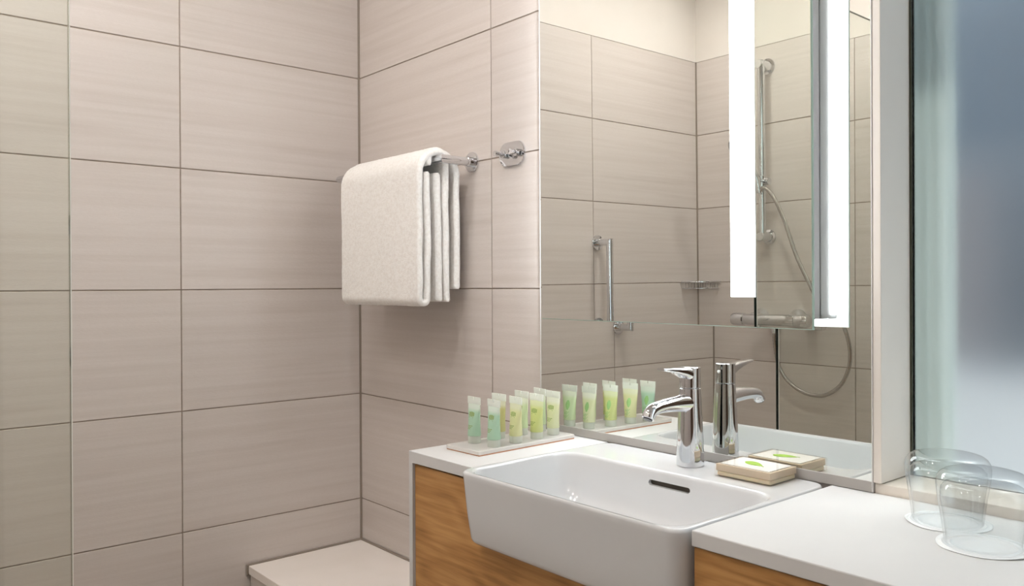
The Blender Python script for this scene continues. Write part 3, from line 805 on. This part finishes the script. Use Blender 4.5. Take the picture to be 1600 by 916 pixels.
# riser rail with hand shower
YW = -DEP
rr0 = (.333, YW, 1.37)
rs = thing('shower_riser_rail', rr0, 'tall chrome shower riser rail on the tiled wall', 'shower rail')
bm = bmesh.new(); lathe(bm, [(.0138, -.002), (.0138, .66)], c=(.003, .052, 0), n=24); link_obj('rail', bm, M_CHROME, rs, smooth=26)
for z, rz in ((.645, .022), (.0, .020)):
    bm = bmesh.new(); lathe(bm, [(rz+.008, .0002), (rz+.008, .006), (rz, .009), (.0175, .034), (.0180, .062), (.0150, .068)], c=(0, 0, z), axis='y', n=32); link_obj('bracket', bm, M_CHROME, rs, smooth=26)
bm = bmesh.new(); lathe(bm, [(.0175, -.022), (.0185, -.020), (.0185, .020), (.0175, .022)], c=(0, .052, .205), n=24)
sweep(bm, [(-.030, .052, .205), (.034, .052, .205)], [.0125, .0140], 20); sweep(bm, [(0, .056, .205), (.0, .088, .215)], .0130, 18)
link_obj('slider', bm, M_CHROME, rs, smooth=26)
hs0 = (.333, YW+.09, 1.585)
hd = thing('hand_shower', hs0, 'chrome hand shower resting in the riser slider', 'shower head')
bm = bmesh.new(); sweep(bm, smooth_path([(.012, -.006, -.055), (.004, .0, .0), (-.014, .022, .06), (-.030, .050, .098)], 6), [.0105]*8+[.0120]*11, 18); link_obj('handle', bm, M_CHROME, hd, smooth=50)
bm = bmesh.new(); ax = Vector((-.35, .80, -.48)).normalized(); c0 = Vector((-.036, .058, .112))
sweep(bm, [c0-ax*.016, c0-ax*.010, c0, c0+ax*.010], [.018, .034, .042, .041], 32); link_obj('spray_head', bm, M_CHROME, hd, smooth=26)
bm = bmesh.new(); sweep(bm, [c0+ax*.010, c0+ax*.0125], .036, 32); link_obj('spray_face', bm, mat('grey_spray_face', (150, 150, 150), .5), hd, smooth=40)

mx0 = (.374, YW, 1.058)
mx = thing('shower_mixer', mx0, 'horizontal chrome thermostatic shower mixer bar', 'shower mixer')
bm = bmesh.new(); lathe(bm, [(.0212, -.105), (.0220, -.103), (.0220, .103), (.0212, .105)], c=(0, .070, 0), axis='x', n=36); link_obj('body', bm, M_CHROME, mx, smooth=26)
for s in (-1, 1):
    bm = bmesh.new(); lathe(bm, [(.0200, s*.105), (.0238, s*.108), (.0246, s*.125), (.0240, s*.152), (.0215, s*.158)], c=(0, .070, 0), axis='x', n=36); link_obj('control_knob', bm, M_CHROME, mx, smooth=26)
    bm = bmesh.new(); lathe(bm, [(.0330, .0002), (.0335, .0014), (.0330, .010), (.0240, .026), (.0190, .034), (.0180, .060)], c=(s*.078, 0, .007), axis='y', n=36); link_obj('wall_rose', bm, M_CHROME, mx, smooth=26)
bm = bmesh.new(); lathe(bm, [(.0095, -.040), (.0095, -.015)], c=(-.046, .070, 0), n=20); link_obj('hose_outlet', bm, M_CHROME, mx, smooth=26)

hose = bmesh.new()
hp = smooth_path([(.328, YW+.070, 1.020), (.327, YW+.060, .960), (.332, YW+.046, .896), (.352, YW+.040, .853), (.380, YW+.036, .824), (.412, YW+.034, .804), (.446, YW+.034, .793), (.480, YW+.034, .790), (.512, YW+.034, .794), (.552, YW+.036, .815),
                  (.585, YW+.038, .848), (.607, YW+.040, .892), (.617, YW+.044, .932), (.618, YW+.050, .985), (.606, YW+.060, 1.045), (.578, YW+.072, 1.110), (.546, YW+.080, 1.183), (.494, YW+.082, 1.290), (.444, YW+.084, 1.430), (.398, YW+.084, 1.520), (.362, YW+.084, 1.548), (.346, YW+.084, 1.534)], 10)
sweep(hose, hp, [.0068 + .0007*(i % 2) for i in range(len(hp))], 12)
tag(link_obj('shower_hose', hose, M_STEEL, smooth=60), 'curved silver shower hose hanging in a loop', 'hose')

# ------------------------------------------------------------------ unseen ceiling lamps, added because the room needs their light
def unseen_downlight(x, y, label):
    t = thing('unseen_downlight', (x, y, HC), label, 'ceiling light', 'unseen recessed ceiling lights')
    bm = bmesh.new(); n = 40
    prof = [(.046, -.001), (.058, -.0042), (.064, -.0034), (.066, .0)]
    lathe(bm, prof, n=n, cap0=False, cap1=False); link_obj('trim_ring', bm, M_WHITEBACK, t, smooth=50)
    bm = bmesh.new(); lathe(bm, [(.046, -.0002), (.046, -.0014)], n=n); link_obj('lamp_lens', bm, M_LAMP, t)
unseen_downlight(.60, -.72, 'unseen ceiling lamp added above the bench and towel')
unseen_downlight(1.02, -.75, 'unseen ceiling lamp added above the basin')
unseen_downlight(1.05, -1.45, 'unseen fill lamp added in the ceiling, mid room')  # this and the next are fill, added to lift front faces
unseen_downlight(1.90, -1.50, 'unseen fill lamp added in the ceiling nearest the plain right wall')
unseen_downlight(.38, -1.25, 'unseen ceiling lamp added inside the shower')
